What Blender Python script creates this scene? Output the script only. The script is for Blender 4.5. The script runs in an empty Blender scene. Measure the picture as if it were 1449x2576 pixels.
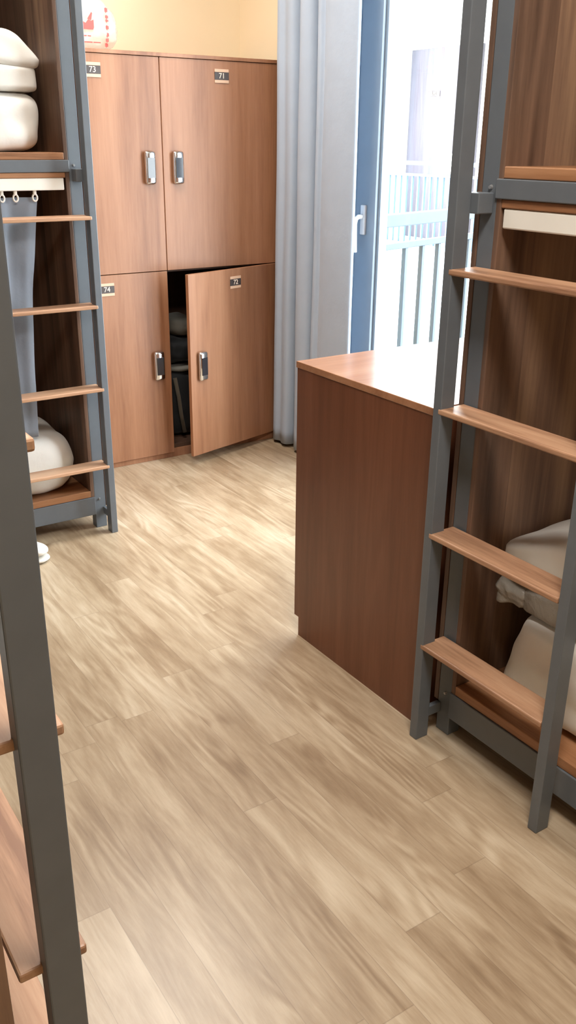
import bpy, bmesh, math, random
from mathutils import Vector, Matrix, noise
S = bpy.context.scene
COL = S.collection
R = math.radians
random.seed(7)

# ------------------------------------------------------------------ render look
S.view_settings.view_transform = 'Standard'
S.view_settings.look = 'None'
S.view_settings.gamma = 1.0
S.view_settings.use_curve_mapping = False
S.view_settings.exposure = 0.15
cy = S.cycles
cy.use_denoising = True
cy.max_bounces = 10
cy.diffuse_bounces = 5
cy.glossy_bounces = 4
cy.transmission_bounces = 6
cy.transparent_max_bounces = 12
cy.sample_clamp_indirect = 8.0
cy.caustics_reflective = False
cy.caustics_refractive = False

# ------------------------------------------------------------------ materials
def s2l(c):
    c = c / 255.0
    return c / 12.92 if c <= 0.04045 else ((c + 0.055) / 1.055) ** 2.4
def rgb(r, g, b): return (s2l(r), s2l(g), s2l(b), 1.0)

class NT:
    def __init__(s, name):
        s.m = bpy.data.materials.new(name); s.m.use_nodes = True
        s.t = s.m.node_tree; s.n = s.t.nodes; s.l = s.t.links
        s.b = s.n['Principled BSDF']
    def node(s, typ, **kw):
        n = s.n.new(typ)
        for k, v in kw.items():
            if k.startswith('_'): setattr(n, k[1:], v)
        return n
    def link(s, a, b): s.l.new(a, b)
    def math(s, op, a, b=None, c=None):
        n = s.n.new('ShaderNodeMath'); n.operation = op
        for i, v in enumerate((a, b, c)):
            if v is None: continue
            if isinstance(v, (int, float)): n.inputs[i].default_value = v
            else: s.l.new(v, n.inputs[i])
        return n.outputs[0]
    def comb(s, x, y, z):
        n = s.n.new('ShaderNodeCombineXYZ')
        for i, v in enumerate((x, y, z)):
            if isinstance(v, (int, float)): n.inputs[i].default_value = v
            else: s.l.new(v, n.inputs[i])
        return n.outputs[0]
    def noise(s, vec, scale, detail=4, rough=0.55, dist=0.0):
        n = s.n.new('ShaderNodeTexNoise'); s.l.new(vec, n.inputs['Vector'])
        n.inputs['Scale'].default_value = scale; n.inputs['Detail'].default_value = detail
        n.inputs['Roughness'].default_value = rough; n.inputs['Distortion'].default_value = dist
        return n.outputs['Fac']
    def white(s, vec):
        n = s.n.new('ShaderNodeTexWhiteNoise'); n.noise_dimensions = '3D'
        s.l.new(vec, n.inputs['Vector']); return n.outputs['Value']
    def ramp(s, fac, stops, interp='LINEAR'):
        n = s.n.new('ShaderNodeValToRGB'); e = n.color_ramp.elements
        n.color_ramp.interpolation = interp
        while len(e) > 1: e.remove(e[-1])
        e[0].position, e[0].color = stops[0]
        for p, c in stops[1:]:
            x = e.new(p); x.color = c
        s.l.new(fac, n.inputs[0]); return n.outputs[0]
    def mix(s, fac, a, b, blend='MIX'):
        n = s.n.new('ShaderNodeMix'); n.data_type = 'RGBA'; n.blend_type = blend
        if isinstance(fac, (int, float)): n.inputs[0].default_value = fac
        else: s.l.new(fac, n.inputs[0])
        for i, v in ((6, a), (7, b)):
            if isinstance(v, tuple): n.inputs[i].default_value = v
            else: s.l.new(v, n.inputs[i])
        return n.outputs[2]
    def coords(s):
        tc = s.n.new('ShaderNodeTexCoord'); sp = s.n.new('ShaderNodeSeparateXYZ')
        s.l.new(tc.outputs['Object'], sp.inputs[0])
        return tc.outputs['Object'], sp.outputs[0], sp.outputs[1], sp.outputs[2]
    def bump(s, h, strength=0.2, dist=0.002):
        n = s.n.new('ShaderNodeBump'); n.inputs['Strength'].default_value = strength
        n.inputs['Distance'].default_value = dist
        s.l.new(h, n.inputs['Height']); s.l.new(n.outputs[0], s.b.inputs['Normal'])

def plain(name, col, rough=0.5, metal=0.0, spec=None, var=0.0, vscale=8.0):
    t = NT(name)
    t.b.inputs['Roughness'].default_value = rough
    t.b.inputs['Metallic'].default_value = metal
    if spec is not None: t.b.inputs['Specular IOR Level'].default_value = spec
    o, x, y, z = t.coords()
    f = t.noise(o, vscale, 3)
    d = tuple(v * (1 - var) for v in col[:3]) + (1,)
    l = tuple(min(1, v * (1 + var)) for v in col[:3]) + (1,)
    t.link(t.ramp(f, [(0.3, d), (0.7, l)]), t.b.inputs['Base Color'])
    return t.m

def wood(name, dark, mid, light, axis='z', rough=0.4, scale=1.0, planks=0.0, spec=0.5, contrast=1.0, streak=0.0):
    """grain runs along `axis`; optional plank width across the other two axes"""
    t = NT(name)
    o, x, y, z = t.coords()
    st = 0.06
    k = {'x': (st, 1, 1), 'y': (1, st, 1), 'z': (1, 1, st)}[axis]
    off = 0.0
    if planks > 0:
        a, b = {'x': (y, z), 'y': (x, z), 'z': (x, y)}[axis]
        ia = t.math('FLOOR', t.math('DIVIDE', a, planks)); ib = t.math('FLOOR', t.math('DIVIDE', b, planks))
        rnd = t.white(t.comb(ia, ib, 3.3)); off = t.math('MULTIPLY', rnd, 37.0)
    v = t.comb(t.math('MULTIPLY', x, k[0]), t.math('MULTIPLY', y, k[1]), t.math('MULTIPLY', z, k[2]))
    if planks > 0:
        va = t.n.new('ShaderNodeVectorMath'); va.operation = 'ADD'
        t.link(v, va.inputs[0]); t.link(t.comb(off, off, off), va.inputs[1]); v = va.outputs[0]
    big = t.noise(v, 7 * scale, 3, 0.5, 0.6)
    fine = t.noise(v, 90 * scale, 4, 0.65)
    rings = t.math('SINE', t.math('MULTIPLY', t.noise(v, 5 * scale, 2, 0.45, 0.3), 55.0))
    f = t.math('ADD', t.math('MULTIPLY', big, 0.62), t.math('MULTIPLY', fine, 0.3))
    f = t.math('ADD', f, t.math('MULTIPLY', rings, 0.035 * contrast))
    if planks > 0: f = t.math('ADD', f, t.math('MULTIPLY', t.math('SUBTRACT', rnd, 0.5), 0.16))
    if streak > 0:
        s2 = t.noise(v, 14 * scale, 2, 0.5, 1.0)
        f = t.math('ADD', f, t.math('MULTIPLY', t.math('SUBTRACT', s2, 0.5), streak))
    c = t.ramp(f, [(0.46 - 0.16 * contrast, dark), (0.46, mid), (0.46 + 0.18 * contrast, light)])
    t.link(c, t.b.inputs['Base Color'])
    t.b.inputs['Roughness'].default_value = rough
    t.b.inputs['Specular IOR Level'].default_value = spec
    t.bump(fine, 0.06, 0.001)
    return t.m

def floor_mat():
    t = NT('vinyl_oak_planks')
    o, x, y, z = t.coords()
    W, L = 0.09, 1.05
    xs = t.math('ADD', x, -0.008)
    u = t.math('DIVIDE', xs, W); row = t.math('FLOOR', u); fu = t.math('FRACT', u)
    r1 = t.white(t.comb(row, 1.7, 0.3))
    vv = t.math('ADD', t.math('DIVIDE', y, L), t.math('MULTIPLY', r1, 5.37))
    seg = t.math('FLOOR', vv); fv = t.math('FRACT', vv)
    r2 = t.white(t.comb(row, seg, 0.9)); r3 = t.white(t.comb(row, seg, 4.1))
    off = t.math('MULTIPLY', r2, 53.0); off3 = t.math('MULTIPLY', r3, 19.0)
    # boards two strips wide share their figure, as printed vinyl does
    wv = t.comb(t.math('MULTIPLY', x, 5.0), t.math('MULTIPLY', y, 3.5), off3)
    wob = t.math('MULTIPLY', t.math('SUBTRACT', t.noise(wv, 1.0, 2, 0.5), 0.5), 0.022)
    xw = t.math('ADD', x, wob)
    v = t.comb(t.math('ADD', xw, off), t.math('MULTIPLY', y, 0.10), off3)
    vr = t.comb(t.math('ADD', xw, off), t.math('MULTIPLY', y, 0.13), off3)
    n0 = t.noise(vr, 7.0, 2, 0.45, 0.4)
    rings = t.math('ABSOLUTE', t.math('SINE', t.math('MULTIPLY', n0, 38.0)))
    rings = t.math('POWER', rings, 2.2)
    flame = t.ramp(t.noise(t.comb(t.math('MULTIPLY', x, 1.0), t.math('MULTIPLY', y, 0.4), off3), 6.0, 2, 0.5), [(0.44, (0, 0, 0, 1)), (0.60, (1, 1, 1, 1))])
    n1 = t.noise(v, 85.0, 4, 0.7)
    n2 = t.noise(v, 20.0, 4, 0.6, 0.8)
    n3 = t.noise(t.comb(x, t.math('MULTIPLY', y, 0.40), 0.0), 4.2, 3, 0.6)
    f = t.math('ADD', t.math('MULTIPLY', n2, 0.42), t.math('MULTIPLY', n1, 0.30))
    f = t.math('ADD', f, t.math('MULTIPLY', t.math('MULTIPLY', t.math('SUBTRACT', rings, 0.35), flame), 0.11))
    f = t.math('ADD', f, t.math('MULTIPLY', t.math('SUBTRACT', n3, 0.5), 0.50))
    f = t.math('ADD', f, t.math('MULTIPLY', t.math('SUBTRACT', r3, 0.5), 0.11))
    f = t.math('ADD', f, 0.10)
    c = t.ramp(f, [(0.20, rgb(116, 93, 69)), (0.37, rgb(148, 126, 100)), (0.50, rgb(171, 151, 125)), (0.68, rgb(198, 182, 158))])
    kv = t.comb(t.math('ADD', x, off), t.math('MULTIPLY', y, 0.55), off)
    kn = t.noise(kv, 8.0, 1, 0.4)
    knot = t.ramp(kn, [(0.73, (1, 1, 1, 1)), (0.79, (0.60, 0.52, 0.45, 1))])
    c = t.mix(0.8, c, knot, 'MULTIPLY')
    eu = t.math('MINIMUM', fu, t.math('SUBTRACT', 1.0, fu))
    ev = t.math('MINIMUM', fv, t.math('SUBTRACT', 1.0, fv))
    gap = t.math('MAXIMUM', t.math('LESS_THAN', eu, 0.009), t.math('LESS_THAN', ev, 0.0010))
    c = t.mix(t.math('MULTIPLY', gap, 0.28), c, rgb(84, 62, 44))
    t.link(c, t.b.inputs['Base Color'])
    t.b.inputs['Roughness'].default_value = 0.36
    t.b.inputs['Specular IOR Level'].default_value = 0.7
    h = t.math('SUBTRACT', n1, t.math('MULTIPLY', gap, 1.0))
    t.bump(h, 0.12, 0.001)
    return t.m

def fabric(name, col, rough=0.9, weave=900, var=0.05, bumps=0.15):
    t = NT(name)
    o, x, y, z = t.coords()
    f = t.noise(o, 9, 3)
    d = tuple(v * (1 - var) for v in col[:3]) + (1,)
    t.link(t.ramp(f, [(0.35, d), (0.65, col)]), t.b.inputs['Base Color'])
    t.b.inputs['Roughness'].default_value = rough
    t.b.inputs['Specular IOR Level'].default_value = 0.2
    t.b.inputs['Sheen Weight'].default_value = 0.15
    t.bump(t.noise(o, 24, 3, 0.6), bumps, 0.01)
    return t.m

def thin_plastic(name, col, alpha, rough=0.25):
    t = NT(name)
    o, x, y, z = t.coords()
    t.link(t.ramp(t.noise(o, 30, 3), [(0.3, tuple(v * .9 for v in col[:3]) + (1,)), (0.7, col)]), t.b.inputs['Base Color'])
    t.b.inputs['Roughness'].default_value = rough
    t.b.inputs['Alpha'].default_value = alpha
    t.bump(t.noise(o, 35, 4, 0.65), 0.5, 0.01)
    return t.m

def glass_mat():
    t = NT('window_glass')
    n = t.n; n.remove(t.b)
    tr = n.new('ShaderNodeBsdfTransparent'); tr.inputs[0].default_value = (0.97, 0.985, 0.98, 1)
    gl = n.new('ShaderNodeBsdfGlossy'); gl.inputs['Roughness'].default_value = 0.02
    lw = n.new('ShaderNodeLayerWeight'); lw.inputs[0].default_value = 0.5
    fac = t.math('MULTIPLY_ADD', t.math('POWER', lw.outputs['Facing'], 5.0), 0.7, 0.04)
    mx = n.new('ShaderNodeMixShader')
    t.link(fac, mx.inputs[0]); t.link(tr.outputs[0], mx.inputs[1]); t.link(gl.outputs[0], mx.inputs[2])
    t.link(mx.outputs[0], n['Material Output'].inputs[0])
    return t.m

M = {}
M['floor'] = floor_mat()
M['locker'] = wood('locker_laminate', rgb(126, 84, 58), rgb(150, 105, 76), rgb(166, 121, 91), 'z', 0.42, 1.0, contrast=1.0)
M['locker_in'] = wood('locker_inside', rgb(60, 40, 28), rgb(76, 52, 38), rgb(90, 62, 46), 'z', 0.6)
M['desk'] = wood('desk_laminate', rgb(98, 58, 38), rgb(112, 68, 46), rgb(124, 79, 56), 'z', 0.36, 1.6, contrast=1.1)
M['desk_top'] = wood('desk_top_laminate', rgb(150, 106, 78), rgb(168, 122, 92), rgb(180, 136, 106), 'x', 0.16, 1.3, contrast=1.1)
M['tread_y'] = wood('tread_wood_y', rgb(134, 96, 72), rgb(178, 137, 107), rgb(200, 162, 131), 'y', 0.45, 1.6)
M['tread_x'] = wood('tread_wood_x', rgb(134, 96, 72), rgb(178, 137, 107), rgb(200, 162, 131), 'x', 0.45, 1.6)
M['panel'] = wood('bunk_panel_walnut', rgb(78, 59, 48), rgb(122, 95, 78), rgb(166, 134, 106), 'z', 0.42, 0.8, planks=0.13, contrast=1.2, streak=0.2)
M['board_y'] = wood('bunk_board_y', rgb(110, 72, 46), rgb(154, 108, 74), rgb(178, 132, 96), 'y', 0.45, 1.5)
M['board_x'] = wood('bunk_board_x', rgb(110, 72, 46), rgb(154, 108, 74), rgb(178, 132, 96), 'x', 0.45, 1.5)
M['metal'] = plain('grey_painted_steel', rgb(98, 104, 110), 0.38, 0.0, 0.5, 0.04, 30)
M['wall'] = plain('cream_wall_paint', rgb(236, 220, 190), 0.85, 0, 0.2, 0.015, 3)
M['ceil'] = plain('white_ceiling_paint', rgb(240, 238, 232), 0.9, 0, 0.2, 0.01, 3)
M['bedding'] = fabric('white_cotton', rgb(226, 224, 218), 0.9)
M['rail'] = plain('white_plastic', rgb(232, 230, 222), 0.4, 0, 0.5, 0.02)
M['bedcurtain'] = fabric('slate_grey_curtain', rgb(134, 142, 154), 0.85, var=0.08)
M['curtain'] = fabric('blue_grey_curtain', rgb(163, 176, 193), 0.85, var=0.04)
M['frame'] = plain('window_frame_veiled_grey', rgb(134, 149, 164), 0.35, 0, 0.5, 0.03)  # pale blue lens veil put into the colour of a dark grey frame
M['handle'] = plain('white_handle', rgb(220, 222, 226), 0.35, 0, 0.5, 0.02)
M['chrome'] = plain('chrome', rgb(222, 224, 228), 0.14, 1.0, None, 0.02)
M['screen'] = plain('dark_glass_panel', rgb(40, 40, 46), 0.08, 0, 0.6, 0.05)
M['plate'] = plain('number_plate_dark', rgb(66, 58, 56), 0.35, 0, 0.5, 0.05)
M['plate_l'] = plain('number_plate_light', rgb(206, 172, 146), 0.4, 0, 0.5, 0.03)
M['digit'] = plain('number_cream', rgb(238, 222, 206), 0.5)
M['bag'] = thin_plastic('white_carrier_bag', rgb(244, 238, 232), 0.42)
M['red'] = plain('red_print', rgb(240, 96, 92), 0.5, 0, 0.3, 0.04)
M['pack'] = thin_plastic('grey_clear_packaging', rgb(158, 153, 144), 0.88, 0.18)
M['black'] = fabric('black_nylon', rgb(30, 32, 34), 0.6, var=0.2)
M['greycloth'] = fabric('grey_cloth', rgb(120, 118, 110), 0.9)
M['olive'] = fabric('grey_brown_cloth', rgb(86, 78, 66), 0.9)
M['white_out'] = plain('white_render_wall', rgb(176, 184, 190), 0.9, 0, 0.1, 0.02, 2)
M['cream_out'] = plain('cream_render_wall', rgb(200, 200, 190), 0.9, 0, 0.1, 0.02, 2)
M['door_out'] = wood('far_door_veiled_brown', rgb(66, 62, 70), rgb(76, 72, 82), rgb(86, 82, 92), 'z', 0.5, 0.6, contrast=0.7)  # brown door, the window veil's blue-grey haze put into its colour
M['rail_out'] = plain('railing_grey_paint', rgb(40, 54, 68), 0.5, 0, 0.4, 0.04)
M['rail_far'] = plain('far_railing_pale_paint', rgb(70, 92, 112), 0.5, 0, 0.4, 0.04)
M['leaf'] = plain('shrub_leaf', rgb(96, 148, 84), 0.6, 0, 0.3, 0.3, 12)
M['ground'] = plain('paved_ground', rgb(190, 196, 190), 0.9, 0, 0.1, 0.06, 2)
M['sole'] = plain('slipper_sole', rgb(206, 202, 194), 0.7)
M['glass'] = glass_mat()
M['bolt'] = plain('bolt_steel', rgb(190, 190, 190), 0.3, 0.8)

# ------------------------------------------------------------------ mesh helpers
class MB:
    def __init__(s): s.bm = bmesh.new()
    def box(s, a, b, bev=0.0, xf=None):
        lo = [min(a[i], b[i]) for i in range(3)]; hi = [max(a[i], b[i]) for i in range(3)]
        c = [(lo[i] + hi[i]) / 2 for i in range(3)]; d = [hi[i] - lo[i] for i in range(3)]
        t = bmesh.new(); bmesh.ops.create_cube(t, size=1.0)
        for v in t.verts: v.co = Vector((v.co.x * d[0] + c[0], v.co.y * d[1] + c[1], v.co.z * d[2] + c[2]))
        if bev > 0:
            bmesh.ops.bevel(t, geom=list(t.edges), offset=min(bev, min(d) * .45), segments=2, profile=0.5, affect='EDGES')
        s._take(t, xf); return s
    def _take(s, t, xf=None):
        if xf is not None: bmesh.ops.transform(t, matrix=xf, verts=t.verts)
        bmesh.ops.recalc_face_normals(t, faces=t.faces)
        me = bpy.data.meshes.new('tmp'); t.to_mesh(me); t.free(); s.bm.from_mesh(me); bpy.data.meshes.remove(me)
    def tube(s, pts, r, n=10, cap=True):
        pts = [Vector(p) for p in pts]; t = bmesh.new(); rings = []
        prev = None
        for i, p in enumerate(pts):
            d = (pts[min(i + 1, len(pts) - 1)] - pts[max(i - 1, 0)]).normalized()
            if prev is None:
                up = Vector((0, 0, 1)) if abs(d.z) < .9 else Vector((1, 0, 0))
                a = d.cross(up).normalized()
            else:
                a = (prev - d * prev.dot(d)).normalized()
            prev = a; b = d.cross(a)
            rr = r[i] if isinstance(r, (list, tuple)) else r
            rings.append([t.verts.new(p + (a * math.cos(q) + b * math.sin(q)) * rr) for q in [2 * math.pi * k / n for k in range(n)]])
        for i in range(len(rings) - 1):
            for k in range(n):
                t.faces.new((rings[i][k], rings[i][(k + 1) % n], rings[i + 1][(k + 1) % n], rings[i + 1][k]))
        if cap: t.faces.new(rings[0]); t.faces.new(rings[-1])
        s._take(t); return s
    def blob(s, c, size, e=4.0, n=26, amp=0.01, freq=4.0, seed=0, shape=None, xf=None):
        """rounded, slightly lumpy cushion: a superellipsoid with noise"""
        t = bmesh.new(); bmesh.ops.create_cube(t, size=2.0)
        bmesh.ops.subdivide_edges(t, edges=list(t.edges), cuts=n, use_grid_fill=True)
        for v in t.verts:
            p = v.co
            L = (abs(p.x) ** e + abs(p.y) ** e + abs(p.z) ** e) ** (1 / e)
            q = p / L
            w = Vector((q.x * size[0] / 2, q.y * size[1] / 2, q.z * size[2] / 2))
            if shape: w = shape(q, w)
            w += q.normalized() * amp * (noise.noise(w * freq + Vector((seed * 7.3, seed * 3.1, seed))) + 0.5 * noise.noise(w * freq * 2.7 + Vector((seed, 5, seed * 2))))
            v.co = w + Vector(c)
        s._take(t, xf); return s
    def poly(s, pts, h, xf=None):
        """flat outline in local xy, thickness h along z"""
        t = bmesh.new(); vs = [t.verts.new((p[0], p[1], 0)) for p in pts]; f = t.faces.new(vs)
        r = bmesh.ops.extrude_face_region(t, geom=[f])
        for v in r['geom']:
            if isinstance(v, bmesh.types.BMVert): v.co.z += h
        s._take(t, xf); return s
    def xform(s, m): bmesh.ops.transform(s.bm, matrix=m, verts=s.bm.verts); return s

def wloc(o):
    v = Vector((0, 0, 0))
    while o is not None: v += o.location; o = o.parent
    return v
def part(name, mb, mat, parent=None, smooth=False, label=None):
    me = bpy.data.meshes.new(name)
    if parent is not None:
        off = wloc(parent)
        for v in mb.bm.verts: v.co -= off
    bmesh.ops.recalc_face_normals(mb.bm, faces=mb.bm.faces)
    mb.bm.to_mesh(me); mb.bm.free()
    for m in (mat if isinstance(mat, (list, tuple)) else [mat]): me.materials.append(m)
    if smooth:
        for p in me.polygons: p.use_smooth = True
    o = bpy.data.objects.new(name, me); COL.objects.link(o); o.parent = parent
    if label: o['label'] = label
    return o
def tag(o, label=None, cat=None, group=None, kind=None):
    if label: o['label'] = label
    if cat: o['category'] = cat
    if group: o['group'] = group
    if kind: o['kind'] = kind
    return o
def thing(name, label, cat, loc, group=None):
    o = bpy.data.objects.new(name, None); COL.objects.link(o); o.location = loc
    o.empty_display_size = 0.1
    return tag(o, label, cat, group)
def single(name, mb, mat, label, cat, loc, group=None, smooth=True):
    """a thing that is one mesh, its origin at loc"""
    for v in mb.bm.verts: v.co -= Vector(loc)
    o = part(name, mb, mat, None, smooth); o.location = loc
    return tag(o, label, cat, group)
def struct(name, mb, mat):
    o = part(name, mb, mat); o['kind'] = 'structure'; return o
def text_mesh(txt, size, xf, depth=0.0006):
    cu = bpy.data.curves.new('digits', 'FONT'); cu.body = txt; cu.size = size; cu.extrude = depth
    cu.align_x = 'CENTER'; cu.align_y = 'CENTER'; cu.resolution_u = 3
    o = bpy.data.objects.new('digits', cu); me = o.to_mesh()
    mb = MB(); mb.bm.from_mesh(me); o.to_mesh_clear()
    bpy.data.objects.remove(o); bpy.data.curves.remove(cu)
    mb.xform(xf); return mb

# ------------------------------------------------------------------ room shell
XR, YB, ZC = 2.48, 4.18, 2.72
XL, YN = -1.05, -1.5
struct('floor', MB().box((XL - .1, YN - .1, -0.12), (XR + .16, YB + .1, 0)), M['floor'])
struct('ceiling', MB().box((XL - .1, YN - .1, ZC), (XR + .16, YB + .1, ZC + .12)), M['ceil'])
struct('wall_back', MB().box((XL - .1, YB, 0), (XR + .16, YB + .12, ZC)), M['wall'])
struct('wall_left', MB().box((XL - .12, YN, 0), (XL, YB, ZC)), M['wall'])
struct('wall_near', MB().box((XL - .1, YN - .12, 0), (XR + .16, YN, ZC)), M['wall'])
WY0, WY1, WZ0, WZ1 = 1.62, 3.30, 0.08, 2.42
w = MB()
w.box((XR, YN, 0), (XR + .16, WY0, ZC)); w.box((XR, WY1, 0), (XR + .16, YB, ZC))
w.box((XR, WY0, 0), (XR + .16, WY1, WZ0)); w.box((XR, WY0, WZ1), (XR + .16, WY1, ZC))
struct('wall_right', w, M['wall'])

# window (grey frame, casement with a white lever handle)
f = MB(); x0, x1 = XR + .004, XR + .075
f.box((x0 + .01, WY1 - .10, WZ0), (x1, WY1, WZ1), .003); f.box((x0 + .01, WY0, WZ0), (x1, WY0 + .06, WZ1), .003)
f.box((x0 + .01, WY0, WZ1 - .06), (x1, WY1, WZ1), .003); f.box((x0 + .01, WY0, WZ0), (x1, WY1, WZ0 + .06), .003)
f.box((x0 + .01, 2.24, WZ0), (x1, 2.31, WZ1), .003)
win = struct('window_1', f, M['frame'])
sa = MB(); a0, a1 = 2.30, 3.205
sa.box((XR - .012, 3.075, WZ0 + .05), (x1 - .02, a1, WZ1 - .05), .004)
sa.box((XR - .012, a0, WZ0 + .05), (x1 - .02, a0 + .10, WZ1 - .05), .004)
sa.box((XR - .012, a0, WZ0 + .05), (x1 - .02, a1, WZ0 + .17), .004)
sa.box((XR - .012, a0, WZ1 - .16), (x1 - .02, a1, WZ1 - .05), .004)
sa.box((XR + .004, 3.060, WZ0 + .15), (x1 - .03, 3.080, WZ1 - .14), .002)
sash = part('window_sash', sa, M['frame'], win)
part('window_pane', MB().box((XR + .022, a0 + .09, WZ0 + .16), (XR + .028, 3.066, WZ1 - .15)), M['glass'], win)
part('window_pane', MB().box((XR + .030, WY0 + .05, WZ0 + .05), (XR + .036, 2.25, WZ1 - .05)), M['glass'], win)
h = MB(); hy, hz = 3.142, 1.075
h.box((XR - .026, hy - .014, 1.035), (XR - .011, hy + .014, 1.155), .004)
h.tube([(XR - .02, hy, 1.108), (XR - .045, hy, 1.108), (XR - .058, hy, 1.100), (XR - .063, hy, 1.08), (XR - .062, hy, 1.02), (XR - .057, hy, .965)],
       [.010, .010, .010, .010, .011, .009], 10)
part('window_handle', h, M['handle'], win, True, 'white lever window handle')

# ------------------------------------------------------------------ bunk beds
TZ = (0.276, 0.570, 0.865, 1.161)
def bunk(loc, mp, axis, label, length, depth, tread_dv=0.0, treads=TZ):
    """mp(u, v, w): u along the front from the ladder end, v into the bunk, w up"""
    root = thing('bunk_bed', label, 'bunk bed', loc)
    tm, bmt = M['tread_' + axis], M['board_' + axis]
    def bx(mb, a, b, bev=.002): mb.box(mp(*a), mp(*b), bev); return mb
    H = 2.42
    def P(name, a, b, mat, bev=.002, lab=None): return part(name, bx(MB(), a, b, bev), mat, root, label=lab)
    L, D = length, depth
    for u0 in (0.014, L - .058):
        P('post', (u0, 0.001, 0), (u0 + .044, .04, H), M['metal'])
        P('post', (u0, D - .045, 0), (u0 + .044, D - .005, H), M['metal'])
    for a, b in ((0, .0135), (.0585, .072), (L - .072, L - .0585), (L - .0135, L)):
        P('end_panel', (a, 0, .085), (b, D - .006, H - .03), M['panel'], .001)
    P('back_panel', (.073, D - .06, .16), (L - .073, D - .047, H - .03), M['panel'], .001)
    for z0, z1 in ((.058, .130), (1.297, 1.335), (H - .06, H)):
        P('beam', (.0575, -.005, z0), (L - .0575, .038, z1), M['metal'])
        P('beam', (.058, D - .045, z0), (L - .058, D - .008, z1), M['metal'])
    P('bunk_board', (.0725, -.001, .1305), (L - .0725, D - .061, .156), bmt)
    P('bunk_board', (.0725, -.001, 1.3355), (L - .0725, D - .061, 1.358), bmt)
    P('ceiling_board', (.0725, .000, 1.280), (L - .0725, D - .061, 1.2965), bmt)
    P('ceiling_board', (.0725, .000, H - .09), (L - .0725, D - .061, H - .0605), bmt)
    P('curtain_rail', (.078, .002, 1.241), (L - .08, .034, 1.2795), M['rail'], .003, 'white curtain rail')
    P('curtain_rail', (.078, .002, H - .13), (L - .08, .034, H - .0905), M['rail'], .003, 'white curtain rail')
    # ladder
    sv0, sv1 = -.080, -.041
    for u0 in (.004, .402):
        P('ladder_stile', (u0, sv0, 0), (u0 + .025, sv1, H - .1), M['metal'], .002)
    for z in treads:
        P('ladder_tread', (.020, sv0 + tread_dv - .001, z - .013), (.400, -.004 + tread_dv, z), tm, .003)
    for z0 in (.055, 1.268, 2.2):
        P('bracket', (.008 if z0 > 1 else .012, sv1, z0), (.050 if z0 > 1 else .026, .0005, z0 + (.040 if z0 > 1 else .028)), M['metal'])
    if True:
        for z0 in (.118, 1.318):
            c0 = Vector(mp(.040, .001, z0)); c1 = Vector(mp(.040, -.004, z0))
            part('bolt', MB().tube([c0, c1], [.005, .0035], 10), M['bolt'], root, label='silver bolt head')
    return root
bedR = bunk((1.90, .40, 0), lambda u, v, w: (1.40 + v, 1.416 - u, w), 'y',
     'two-tier walnut bunk with grey steel frame and ladder on the right, beside the brown cabinet', 2.02, 1.0)
bedF = bunk((.22, 3.6, 0), lambda u, v, w: (1.221 - u, 3.085 + v, w), 'x',
     'two-tier bunk at far left beside the lockers, slate curtain hanging in its lower berth', 2.02, 1.0)
bedN = bunk((-.35, 1.7, 0), lambda u, v, w: (.137 - v, .719 + u, w), 'y',
     'bunk nearest the camera at left, only its grey ladder upright and pale treads showing', 2.02, 1.0, -.011)

# ------------------------------------------------------------------ lockers
LX0, LXM, LX1, LY, LT = 1.226, 1.8045, 2.385, 3.684, 1.726
lock = thing('locker_cabinet', 'tall brown wood locker block with four numbered doors against the back wall', 'locker', ((LX0 + LX1) / 2, 3.93, 0))
YD = LY + .018
def P(name, a, b, mat, par=lock, bev=.001, lab=None): return part(name, MB().box(a, b, bev), mat, par, label=lab)
P('top_board', (LX0, LY - .004, LT - .014), (LX1, YB - .005, LT), M['locker'])
P('plinth', (LX0, LY + .010, 0), (LX1, YD + .02, .040), M['locker'])
for x in (LX0, LXM - .009, LX1 - .018):
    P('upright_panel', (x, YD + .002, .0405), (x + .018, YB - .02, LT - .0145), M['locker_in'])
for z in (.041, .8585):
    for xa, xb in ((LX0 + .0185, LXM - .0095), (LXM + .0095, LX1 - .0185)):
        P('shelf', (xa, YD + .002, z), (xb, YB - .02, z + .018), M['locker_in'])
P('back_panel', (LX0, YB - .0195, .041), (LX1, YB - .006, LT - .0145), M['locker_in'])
def door(xa, xb, za, zb, hinge_right, angle, num):
    """closed in the plane y = LY, then swung about its hinge"""
    hx = xb if hinge_right else xa
    m = Matrix.Translation((hx, LY, 0)) @ Matrix.Rotation(angle, 4, 'Z') @ Matrix.Translation((-hx, -LY, 0))
    d = part('door', MB().box((xa, LY, za), (xb, LY + .0175, zb), .0015).xform(m), M['locker'], lock)
    lx = xb - .064 if not hinge_right else xa + .064
    lz = za + (zb - za) * (.502 if za > .5 else .507)
    b = MB().box((lx - .0245, LY - .024, lz - .066), (lx + .0245, LY - .0005, lz + .066), .011)
    b.xform(m); part('lock_body', b, M['chrome'], d, True, 'chrome electronic lock')
    b = MB().box((lx - .017, LY - .0258, lz - .040), (lx + .017, LY - .0238, lz + .040), .0006); b.xform(m)
    part('lock_screen', b, M['screen'], d, False, 'dark glossy lock screen')
    px, pz = (xa + xb) / 2, zb - .059
    b = MB().box((px - .034, LY - .003, pz - .0145), (px + .034, LY - .0004, pz + .0145), .0005); b.xform(m)
    part('number_plate', b, M['plate'], d, False, 'small dark number plate')
    b = MB()
    for q in (-1, 1): b.box((px - .034, LY - .003, pz + q * .0208 - .0058), (px + .034, LY - .0004, pz + q * .0208 + .0058), .0004)
    b.xform(m); part('plate_border', b, M['plate_l'], d)
    xf = m @ Matrix.Translation((px, LY - .0036, pz)) @ Matrix.Rotation(R(90), 4, 'X')
    part('number', text_mesh(num, .030, xf), M['digit'], d, False, 'cream number ' + num)
    return d
door(LX0 + .001, LXM - .0015, .868, LT - .0155, False, 0, '73')
door(LXM + .0015, LX1 - .001, .868, LT - .0155, True, 0, '71')
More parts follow.
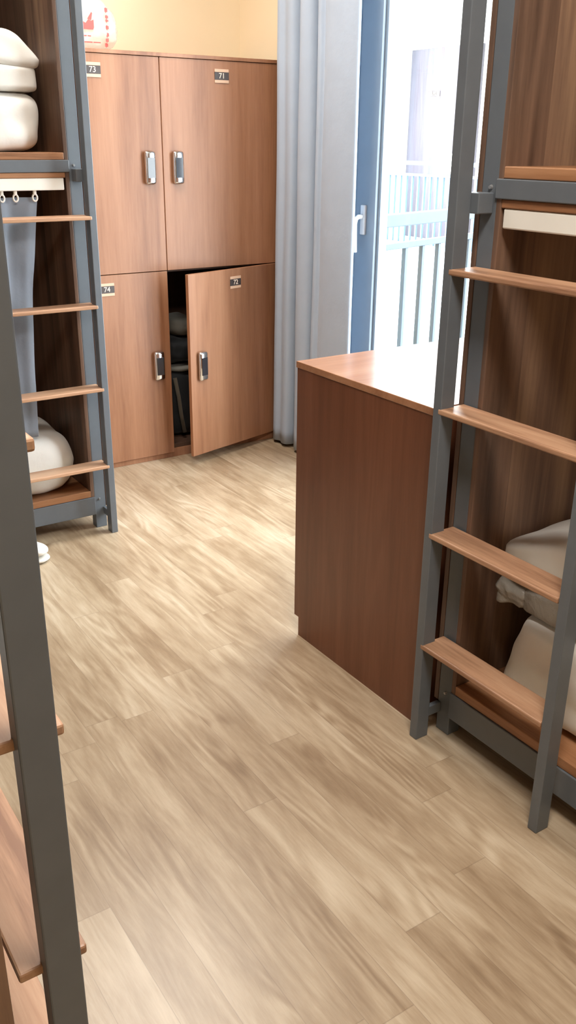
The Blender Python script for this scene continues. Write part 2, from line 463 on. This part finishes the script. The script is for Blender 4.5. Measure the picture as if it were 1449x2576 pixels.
door(LX0 + .001, LXM - .0015, .026, .865, False, 0, '74')
door(LXM + .0015, LX1 - .001, .042, .865, True, R(15.2), '72')
P('strike_plate', (LXM + .0092, LY + .028, .425), (LXM + .0125, LY + .055, .520), M['rail'], lab='white strike plate')

# things inside the open locker
bag = thing('backpack', 'black backpack standing in the open locker 72', 'backpack', (1.93, 3.90, .06))
part('bag_body', MB().blob((1.935, 3.90, .062 + .16), (.21, .26, .32), 5, 16, .012, 9, 3), M['black'], bag, True)
part('strap', MB().tube([(1.86, 3.765, .36), (1.87, 3.752, .27), (1.88, 3.752, .18), (1.90, 3.762, .09)], .010, 8), M['olive'], bag, True)
part('top_flap', MB().blob((1.935, 3.89, .392), (.19, .22, .035), 3, 10, .006, 9, 5), M['greycloth'], bag, True)
single('folded_jacket', MB().blob((1.93, 3.90, .412 + .06), (.20, .25, .12), 3.2, 16, .014, 10, 8), M['black'],
       'dark jacket folded on top of the black backpack in the open locker', 'jacket', (1.93, 3.90, .412))
cap = MB().blob((1.955, 3.90, .533 + .05), (.15, .20, .10), 2.6, 14, .008, 9, 2)
single('cloth_bundle', cap, M['greycloth'], 'grey cloth bundle at the top of the pile in the open locker', 'cloth', (1.955, 3.90, .533))

# carrier bag on the lockers
bx0, by0, bz0 = 1.585, 3.90, LT + .0005
cb = thing('carrier_bag', 'white translucent carrier bag with red print on top of the lockers', 'plastic bag', (bx0, by0, bz0))
def bagshape(q, w):
    k = (q.z + 1) / 2
    s = 1.0 - 0.18 * max(0, k - .35) ** 1.0 - 0.55 * max(0, k - .72)
    return Vector((w.x * s, w.y * s, w.z))
part('bag_body', MB().blob((bx0, by0, bz0 + .100), (.25, .19, .198), 3.0, 22, .010, 14, 4, bagshape), M['bag'], cb, True)
m = MB().tube([(bx0 + .03, by0, bz0 + .185), (bx0 + .034, by0, bz0 + .205), (bx0 + .03, by0, bz0 + .225), (bx0 + .04, by0, bz0 + .26)], [.026, .013, .014, .024], 10)
m.tube([(bx0 + .03, by0, bz0 + .215), (bx0 + .062, by0 - .01, bz0 + .225), (bx0 + .078, by0 - .012, bz0 + .252)], [.008, .013, .006], 8)
part('knot', m, M['bag'], cb, True)
def on_bag(x, z, dx=0):   # a point just on the front of the bag
    d = (x - bx0) / .125
    hz = (z - bz0 - .1) / .099
    return by0 - .097 * max(0.05, 1 - abs(d) ** 3 - abs(hz) ** 3) ** (1 / 3.0) - .004
for nm, pts in (('emblem', [(-.075, 0), (.0, 0), (.004, .008), (.004, .036), (-.008, .030), (-.018, .036), (-.03, .022), (-.045, .030), (-.06, .026), (-.078, .014)]),
                ('emblem_spike', [(-.022, .037), (-.006, .033), (.000, .058), (-.004, .062)])):
    part(nm, MB().poly(pts, .002, Matrix.Translation((1.578, on_bag(1.56, bz0 + .10) + .001, bz0 + .076)) @ Matrix.Rotation(R(90), 4, 'X')), M['red'], cb, False, 'red printed emblem')
for k, (zz, hh) in enumerate(((.150, .014), (.125, .010), (.112, .007), (.088, .012), (.062, .012), (.044, .014), (.026, .012))):
    yy = on_bag(1.640, bz0 + zz); rp = MB()
    rp.box((1.634, yy - .001, bz0 + zz - hh / 2), (1.646, yy + .001, bz0 + zz + hh / 2), .0004)
    rp.box((1.637, yy - .0015, bz0 + zz - hh / 2 - .003), (1.640, yy + .001, bz0 + zz + hh / 2 + .002), .0004)
    part('printed_character', rp, M['red'], cb, False, 'pale red printed character')
yy = on_bag(1.56, bz0 + .04)
for a, b, zz in ((1.535, 1.552, .052), (1.556, 1.570, .052), (1.535, 1.575, .030), (1.58, 1.61, .030)):
    part('printed_line', MB().box((a, yy - .001, bz0 + zz), (b, yy + .001, bz0 + zz + .004)), M['red'], cb)

# ------------------------------------------------------------------ cabinet by the right bunk
DX0, DX1, DY0, DY1, DZ = 1.364, 2.42, 1.456, 2.006, .845
dk = thing('cabinet', 'low brown wood cabinet with a pale shining top between the window and the right bunk', 'cabinet', ((DX0 + DX1) / 2, (DY0 + DY1) / 2, 0))
def P2(name, a, b, mat, bev=.001, par=dk): return part(name, MB().box(a, b, bev), mat, par)
P2('worktop', (DX0 - .002, DY0 - .002, DZ - .018), (DX1, DY1 + .004, DZ), M['desk_top'], .0015)
s_ = MB().poly([(DY0, 0), (DY1 - .022, 0), (DY1 - .022, .062), (DY1, .062), (DY1, DZ - .0185), (DY0, DZ - .0185)], .018,
               Matrix(((0, 0, 1, DX0), (1, 0, 0, 0), (0, 1, 0, 0), (0, 0, 0, 1))))
part('side_panel', s_, M['desk'], dk)
P2('side_panel', (DX1 - .018, DY0, 0), (DX1, DY1, DZ - .0185), M['desk'])
P2('back_panel', (DX0 + .0185, DY0 + .001, 0), (DX1 - .0185, DY0 + .013, DZ - .0185), M['desk'])
P2('base_board', (DX0 + .0185, DY0 + .0135, .0625), (DX1 - .0185, DY1 - .02, .080), M['desk'])
P2('kick_board', (DX0 + .0185, DY1 - .04, 0), (DX1 - .0185, DY1 - .024, .062), M['desk'])
for i in range(2):
    xa = DX0 + .02 + i * .508
    d = P2('door', (xa, DY1 - .018, .066), (xa + .503, DY1 - .001, DZ - .022), M['desk'])
    part('handle', MB().box((xa + (.45 if i == 0 else .045), DY1 - .001, .52), (xa + (.462 if i == 0 else .057), DY1 + .018, .64), .003), M['chrome'], d)

# ------------------------------------------------------------------ curtains
def catmull(pts, n):
    out = []
    P_ = [pts[0]] + list(pts) + [pts[-1]]
    for i in range(1, len(P_) - 2):
        p0, p1, p2, p3 = [Vector(p) for p in P_[i - 1:i + 3]]
        for k in range(n):
            t = k / n
            out.append(.5 * ((2 * p1) + (-p0 + p2) * t + (2 * p0 - 5 * p1 + 4 * p2 - p3) * t * t + (-p0 + 3 * p1 - 3 * p2 + p3) * t ** 3))
    out.append(Vector(pts[-1])); return out
def sheet(profile, z0, z1, nz, fn, n=6):
    pr = catmull(profile, n); mb = MB(); rows = []
    for j in range(nz + 1):
        z = z0 + (z1 - z0) * j / nz
        rows.append([mb.bm.verts.new(fn(p, z, i / (len(pr) - 1))) for i, p in enumerate(pr)])
    for j in range(nz):
        for i in range(len(pr) - 1):
            mb.bm.faces.new((rows[j][i], rows[j][i + 1], rows[j + 1][i + 1], rows[j + 1][i]))
    return mb
prof = [(2.42, 3.655), (2.375, 3.652), (2.345, 3.635), (2.335, 3.605), (2.347, 3.575), (2.335, 3.535), (2.345, 3.505), (2.395, 3.492), (2.450, 3.482),
        (2.452, 3.452), (2.395, 3.452), (2.345, 3.455), (2.328, 3.43), (2.334, 3.395), (2.358, 3.372), (2.425, 3.362), (2.440, 3.340),
        (2.372, 3.345), (2.345, 3.335), (2.342, 3.315), (2.354, 3.300), (2.345, 3.280), (2.337, 3.24), (2.335, 3.17), (2.340, 3.115), (2.350, 3.081), (2.362, 3.077)]
ZT = 2.60
def cfn(p, z, s):
    k = max(0.0, 1 - z / 1.6)
    x, y = p[0], p[1]
    y = y + .022 * k * (y - 3.35) / .3 * (1 if y > 3.35 else .6)
    x = 2.38 + (x - 2.38) * (1 + .18 * k)
    wv = noise.noise(Vector((y * 6, z * 1.7, 3.1)))
    return Vector((x + .007 * wv, min(y + .010 * noise.noise(Vector((s * 5, z * 1.3, 9))), 3.672), z))
ct = thing('window_curtain', 'long blue-grey curtain hanging in folds between lockers and window', 'curtain', (2.37, 3.35, 0))
c_ = part('curtain_cloth', sheet(prof, .018, ZT, 40, cfn), M['curtain'], ct, True)
md = c_.modifiers.new('thickness', 'SOLIDIFY'); md.thickness = .003
tr = MB().box((2.365, 1.5, ZT - .002), (2.395, 3.67, ZT + .03), .003)
tr.box((2.37, 1.6, ZT + .03), (2.39, 1.63, ZC)); tr.box((2.37, 3.5, ZT + .03), (2.39, 3.53, ZC))
part('curtain_track', tr, M['rail'], ct)

bc = thing('bed_curtain', 'slate grey privacy curtain bunched in the lower berth of the far left bunk', 'curtain', (.9, 3.10, .40))
pf = [(.74, 3.110), (.78, 3.128), (.82, 3.112), (.86, 3.132), (.90, 3.113), (.935, 3.108), (.965, 3.124), (1.0, 3.118), (1.03, 3.110), (1.056, 3.113)]
def bfn(p, z, s):
    k = (1.217 - z) / .83
    x = p[0] - .070 * k * (s ** .7) - .02 * math.sin(k * 3.0) * s
    y = p[1] + .018 * noise.noise(Vector((x * 14, z * 5, 1))) * min(1, k * 3) + .006
    return Vector((x, y, z))
c_ = part('curtain_cloth', sheet(pf, .392, 1.219, 30, bfn), M['bedcurtain'], bc, True)
md = c_.modifiers.new('thickness', 'SOLIDIFY'); md.thickness = .003
for x in (.755, .80, .845, .89, .935, .98, 1.045):
    r_ = MB(); n = 14
    pts = [(x + .008 * math.cos(2 * math.pi * k / n), 3.106, 1.218 + .011 * math.sin(2 * math.pi * k / n)) for k in range(n + 1)]
    r_.tube(pts, .0032, 6, False); r_.box((x - .005, 3.100, 1.227), (x + .005, 3.112, 1.243), .001)
    part('curtain_ring', r_, M['rail'], bc, True, 'white curtain ring')

# ------------------------------------------------------------------ bedding
def fold(q, w): return Vector((w.x, w.y * (1 - .12 * max(0, q.z)), w.z * (1 - .10 * abs(q.x) ** 2)))
# upper berth, far left bunk
ZU = 1.3585
def slant(q, w): return Vector((w.x - .055 * max(0, q.z + .4) * max(0, q.x), w.y, w.z - .012 * max(0, q.x) ** 2))
single('rolled_duvet', MB().blob((.872, 3.36, ZU + .092), (.487, .46, .186), 5.5, 26, .012, 6, 1), M['bedding'],
       'plump white duvet at the bottom of the pile on the upper far left berth', 'duvet', (.872, 3.36, ZU))
single('folded_sheet', MB().blob((.863, 3.36, ZU + .184 + .037), (.50, .45, .080), 9, 22, .005, 7, 2), M['bedding'],
       'flat white folded sheet between duvet and pillow on the upper far left berth', 'sheet', (.863, 3.36, ZU + .184))
single('pillow', MB().blob((.864, 3.36, ZU + .257 + .058), (.53, .45, .122), 7, 26, .012, 6, 3, slant), M['bedding'],
       'white pillow topping the pile on the upper far left berth', 'pillow', (.864, 3.36, ZU + .257))
# lower berth, far left bunk
ZLW = .1565
single('rolled_duvet', MB().blob((.885, 3.335, ZLW + .125), (.505, .44, .248), 4.6, 26, .010, 6, 6, lambda q, w: Vector((w.x - .03 * max(0, q.z) * max(0, q.x) - .02 * max(0, -q.z) * max(0, q.x), w.y, w.z - .02 * max(0, q.x)))), M['bedding'],
       'white rolled duvet below the slate curtain in the lower far left berth', 'duvet', (.885, 3.335, ZLW))
# lower berth, right bunk
def lower_shape(q, w): return Vector((w.x - .010 * q.z, w.y + .030 * (-q.z) * max(0, q.y), w.z))
single('rolled_duvet', MB().blob((1.71, .945, ZLW + .124), (.53, .63, .246), 9, 26, .010, 6, 11, lower_shape), M['bedding'],
       'thick white folded duvet at the bottom of the pile in the lower right berth', 'duvet', (1.71, .945, ZLW))
pk = MB().blob((1.71, .945, ZLW + .252 + .046), (.51, .62, .092), 8, 24, .006, 12, 12, lambda q, w: Vector((w.x, w.y, w.z * (1 - .35 * max(0, q.y) ** 3) - .034 * max(0, q.y) ** 2)))
def nub(q, w): return Vector((w.x, w.y, w.z * (1 + .5 * max(0, q.y))))
pk.blob((1.50, 1.268, ZLW + .236 + .030), (.07, .09, .052), 5, 10, .010, 26, 2, nub)
single('packed_blanket', pk, M['pack'], 'grey clear plastic pack with a twisted end in the lower right pile', 'plastic pack', (1.71, .945, ZLW + .25))
def pil(q, w):
    k = max(0, q.y) ** 1.4
    return Vector((w.x, w.y, w.z * (1 - .58 * k) - .078 * k))
single('pillow', MB().blob((1.71, .93, ZLW + .345 + .084), (.54, .80, .166), 7, 26, .010, 6, 13, pil), M['bedding'],
       'white pillow topping the pile in the lower right berth', 'pillow', (1.71, .93, ZLW + .345))
# upper berth, right bunk
single('rolled_duvet', MB().blob((1.73, .98, ZU + .11), (.50, .54, .219), 4.2, 26, .012, 6, 21), M['bedding'],
       'white duvet at the right edge of the photo on the upper right berth', 'duvet', (1.73, .98, ZU))
single('pillow', MB().blob((1.73, .97, ZU + .221 + .075), (.50, .56, .15), 3.2, 24, .012, 6, 22), M['bedding'],
       'white pillow on the duvet of the upper right berth', 'pillow', (1.73, .97, ZU + .221))
# lower berth, near left bunk (glimpsed in the gloss of the near ladder)
single('rolled_duvet', MB().blob((-.22, 1.75, ZLW + .2), (.5, .9, .40), 4, 20, .012, 5, 31), M['bedding'],
       'white duvet in the lower berth of the nearest left bunk', 'duvet', (-.22, 1.75, ZLW))

# slipper on the floor under the far left bunk ladder
sl = thing('slipper', 'white slipper toe peeping out behind the near ladder upright on the floor', 'slipper', (.80, 2.97, 0))
mx = Matrix.Translation((.815, 2.995, 0)) @ Matrix.Rotation(R(-55), 4, 'Z')
part('sole', MB().blob((0, 0, .012), (.27, .10, .022), 3, 14, .001, 5, 0, None, mx), M['sole'], sl, True)
part('upper', MB().blob((.06, 0, .042), (.145, .088, .042), 2.4, 14, .002, 8, 1, None, mx), M['bedding'], sl, True)

# ------------------------------------------------------------------ outside the window
def yawdir(a): return Vector((math.sin(R(a)), math.cos(R(a)), 0))
# near balcony end railing
rl = thing('balcony_railing', 'grey steel railing just outside the window', 'railing', (3.2, 3.45, -.1))
p0 = Vector((2.72, 3.285, 0)); dd = yawdir(74); nn = Vector((dd.y, -dd.x, 0))
mx = Matrix(((dd.x, nn.x, 0, p0.x), (dd.y, nn.y, 0, p0.y), (0, 0, 1, 0), (0, 0, 0, 1)))
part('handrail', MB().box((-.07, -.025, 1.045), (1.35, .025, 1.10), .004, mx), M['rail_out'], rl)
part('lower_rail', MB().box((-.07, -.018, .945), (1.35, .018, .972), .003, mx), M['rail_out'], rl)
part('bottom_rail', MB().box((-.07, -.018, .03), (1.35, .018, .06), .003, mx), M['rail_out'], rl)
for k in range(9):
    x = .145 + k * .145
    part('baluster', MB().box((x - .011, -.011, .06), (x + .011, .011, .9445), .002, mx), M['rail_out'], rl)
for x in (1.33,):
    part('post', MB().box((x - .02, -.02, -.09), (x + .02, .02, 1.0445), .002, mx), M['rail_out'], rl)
tag(part('balcony_slab', MB().box((XR + .165, 1.2, -.25), (4.05, 3.72, -.095)), M['ground']), kind='structure')
# building across the yard
FX, GZ = 7.35, .20
fb = thing('facing_building', 'white building across the yard with an open gallery', 'building', (FX + 1, 9, -3.3))
part('wall', MB().box((FX + 1.25, 3.0, -3.3), (FX + 1.55, 22, 4.6)), M['cream_out'], fb)
part('gallery_slab', MB().box((FX - .02, 3.0, GZ - .18), (FX + 1.249, 22, GZ)), M['white_out'], fb)
part('gallery_ceiling', MB().box((FX - .10, 3.0, 3.05), (FX + 1.249, 22, 3.3)), M['white_out'], fb)
part('fascia_beam', MB().box((FX - .1, 3.0, 2.78), (FX + .1, 22, 3.049)), M['white_out'], fb)
part('parapet_wall', MB().box((FX - .04, 3.0, -.62), (FX + .12, 22, GZ - .181)), M['white_out'], fb)
part('lower_wall', MB().box((FX + .3, 3.0, -3.3), (FX + .5, 22, GZ - .19)), M['white_out'], fb)
fd = part('door', MB().box((FX + 1.20, 8.75, GZ + .001), (FX + 1.249, 10.02, 2.50), .003), M['door_out'], fb, label='brown door')
xs_ = FX + 1.197
def signxf(y, z): return Matrix.Translation((xs_ - .008, y, z)) @ Matrix.Rotation(R(-90), 4, 'Z') @ Matrix.Rotation(R(90), 4, 'X')
part('door_sign', MB().box((xs_ - .004, 9.435, 1.945), (xs_ + .003, 9.665, 2.005), .001), M['plate'], fd)
for za in (2.010, 1.915): part('sign_border', MB().box((xs_ - .004, 9.435, za), (xs_ + .003, 9.665, za + .025)), M['plate_l'], fd)
part('sign_number', text_mesh('410', .065, signxf(9.55, 1.975), .001), M['digit'], fd)
part('pillar', MB().box((FX + .95, 10.03, GZ + .001), (FX + 1.249, 11.2, 3.049)), M['cream_out'], fb)
# gallery railing
fr = thing('gallery_railing', 'pale railing along the gallery of the building across the yard', 'railing', (FX + .06, 8.5, GZ))
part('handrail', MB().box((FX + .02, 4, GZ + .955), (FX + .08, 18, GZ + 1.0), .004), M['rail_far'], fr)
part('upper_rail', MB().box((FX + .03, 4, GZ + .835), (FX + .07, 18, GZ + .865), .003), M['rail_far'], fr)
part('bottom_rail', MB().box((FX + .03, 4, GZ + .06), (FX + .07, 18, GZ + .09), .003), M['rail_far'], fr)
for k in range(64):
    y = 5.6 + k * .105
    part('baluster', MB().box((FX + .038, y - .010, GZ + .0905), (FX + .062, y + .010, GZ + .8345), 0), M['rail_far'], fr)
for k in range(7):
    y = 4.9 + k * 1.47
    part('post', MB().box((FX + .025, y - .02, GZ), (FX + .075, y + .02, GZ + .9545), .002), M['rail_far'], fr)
# meter box on the far railing
mb_ = thing('junction_box', 'small white box with a dark dot fixed on the far gallery railing', 'box', (FX - .02, 7.84, GZ + .82))
part('casing', MB().box((FX - .06, 7.78, GZ + .88), (FX + .018, 7.90, GZ + 1.09), .006), M['rail'], mb_)
part('lens', MB().tube([(FX - .0605, 7.83, GZ + 1.04), (FX - .066, 7.83, GZ + 1.04)], .018, 12), M['screen'], mb_)
# yard and shrubs
tag(part('ground', MB().box((2.7, -6, -3.45), (24, 30, -3.3)), M['ground']), kind='structure')
def shrub(loc, r, hc, seed):
    rnd = random.Random(seed)
    root = thing('shrub', 'tall green leafy shrub in the yard below the window', 'shrub', loc)
    st = MB()
    for k in range(6):
        a = rnd.uniform(0, 6.28); e = Vector((math.cos(a) * r * .5, math.sin(a) * r * .5, hc + r * rnd.uniform(-.3, .5)))
        b = Vector(loc); st.tube([b, b + e * .5 + Vector((0, 0, .1)), b + e], [.02, .014, .006], 6)
    part('stem', st, M['olive'], root)
    lf = MB(); bm = lf.bm
    for k in range(900):
        d = Vector((rnd.gauss(0, 1), rnd.gauss(0, 1), rnd.gauss(0, 1))).normalized() * (rnd.random() ** .4)
        c = Vector(loc) + Vector((d.x * r, d.y * r, hc + d.z * r * 1.3))
        t = Vector((rnd.gauss(0, 1), rnd.gauss(0, 1), rnd.gauss(0, .6))).normalized(); n2 = t.orthogonal().normalized()
        s = rnd.uniform(.06, .11)
        vs = [bm.verts.new(c - t * s), bm.verts.new(c + n2 * s * .45), bm.verts.new(c + t * s), bm.verts.new(c - n2 * s * .45)]
        bm.faces.new(vs)
    part('leaves', lf, M['leaf'], root)
shrub((6.45, 7.62, -3.3), .42, 2.02, 3)

# ------------------------------------------------------------------ light
wd = bpy.data.worlds.new('daylight'); S.world = wd; wd.use_nodes = True
bg = wd.node_tree.nodes['Background']
bg.inputs[0].default_value = (0.88, 0.94, 1.0, 1); bg.inputs[1].default_value = 18.0
sun = bpy.data.lights.new('sun', 'SUN'); sun.energy = 1.0; sun.angle = R(2); sun.color = (1, .96, .88)
so = bpy.data.objects.new('sun', sun); COL.objects.link(so)
so.rotation_euler = Vector((.55, .45, -.75)).to_track_quat('-Z', 'Y').to_euler()
def area(name, loc, size, energy, col, shape='DISK'):
    l = bpy.data.lights.new(name, 'AREA'); l.shape = shape; l.size = size; l.energy = energy; l.color = col
    o = bpy.data.objects.new(name, l); COL.objects.link(o); o.location = loc; return o
area('ceiling_lamp', (1.22, 3.0, ZC - .02), .9, 48, (1, .94, .87))
area('ceiling_lamp', (.60, .45, ZC - .02), .6, 50, (1, .94, .87))
pl = bpy.data.lights.new('window_portal', 'AREA'); pl.shape = 'RECTANGLE'; pl.size = WY1 - WY0; pl.size_y = WZ1 - WZ0
pl.cycles.is_portal = True
po = bpy.data.objects.new('window_portal', pl); COL.objects.link(po)
po.location = (XR + .10, (WY0 + WY1) / 2, (WZ0 + WZ1) / 2); po.rotation_euler = (0, R(90), 0)
po.rotation_euler = Vector((-1, 0, 0)).to_track_quat('-Z', 'Z').to_euler()

# ------------------------------------------------------------------ camera
FPX = 2261.7362
yaw, pit, rol = 0.58791258, 0.39134504, 0.00977836
fw = Vector((math.sin(yaw) * math.cos(pit), math.cos(yaw) * math.cos(pit), -math.sin(pit)))
rt0 = Vector((math.cos(yaw), -math.sin(yaw), 0)); up0 = rt0.cross(fw)
rt = math.cos(rol) * rt0 + math.sin(rol) * up0; up = -math.sin(rol) * rt0 + math.cos(rol) * up0
cd = bpy.data.cameras.new('camera'); cd.sensor_fit = 'VERTICAL'; cd.sensor_height = 36.0
cd.lens = FPX * 36.0 / 2576.0; cd.clip_start = .02; cd.clip_end = 200
co = bpy.data.objects.new('camera', cd); COL.objects.link(co)
co.matrix_world = Matrix(((rt.x, up.x, -fw.x, 0), (rt.y, up.y, -fw.y, 0), (rt.z, up.z, -fw.z, 1.40), (0, 0, 0, 1)))
S.camera = co
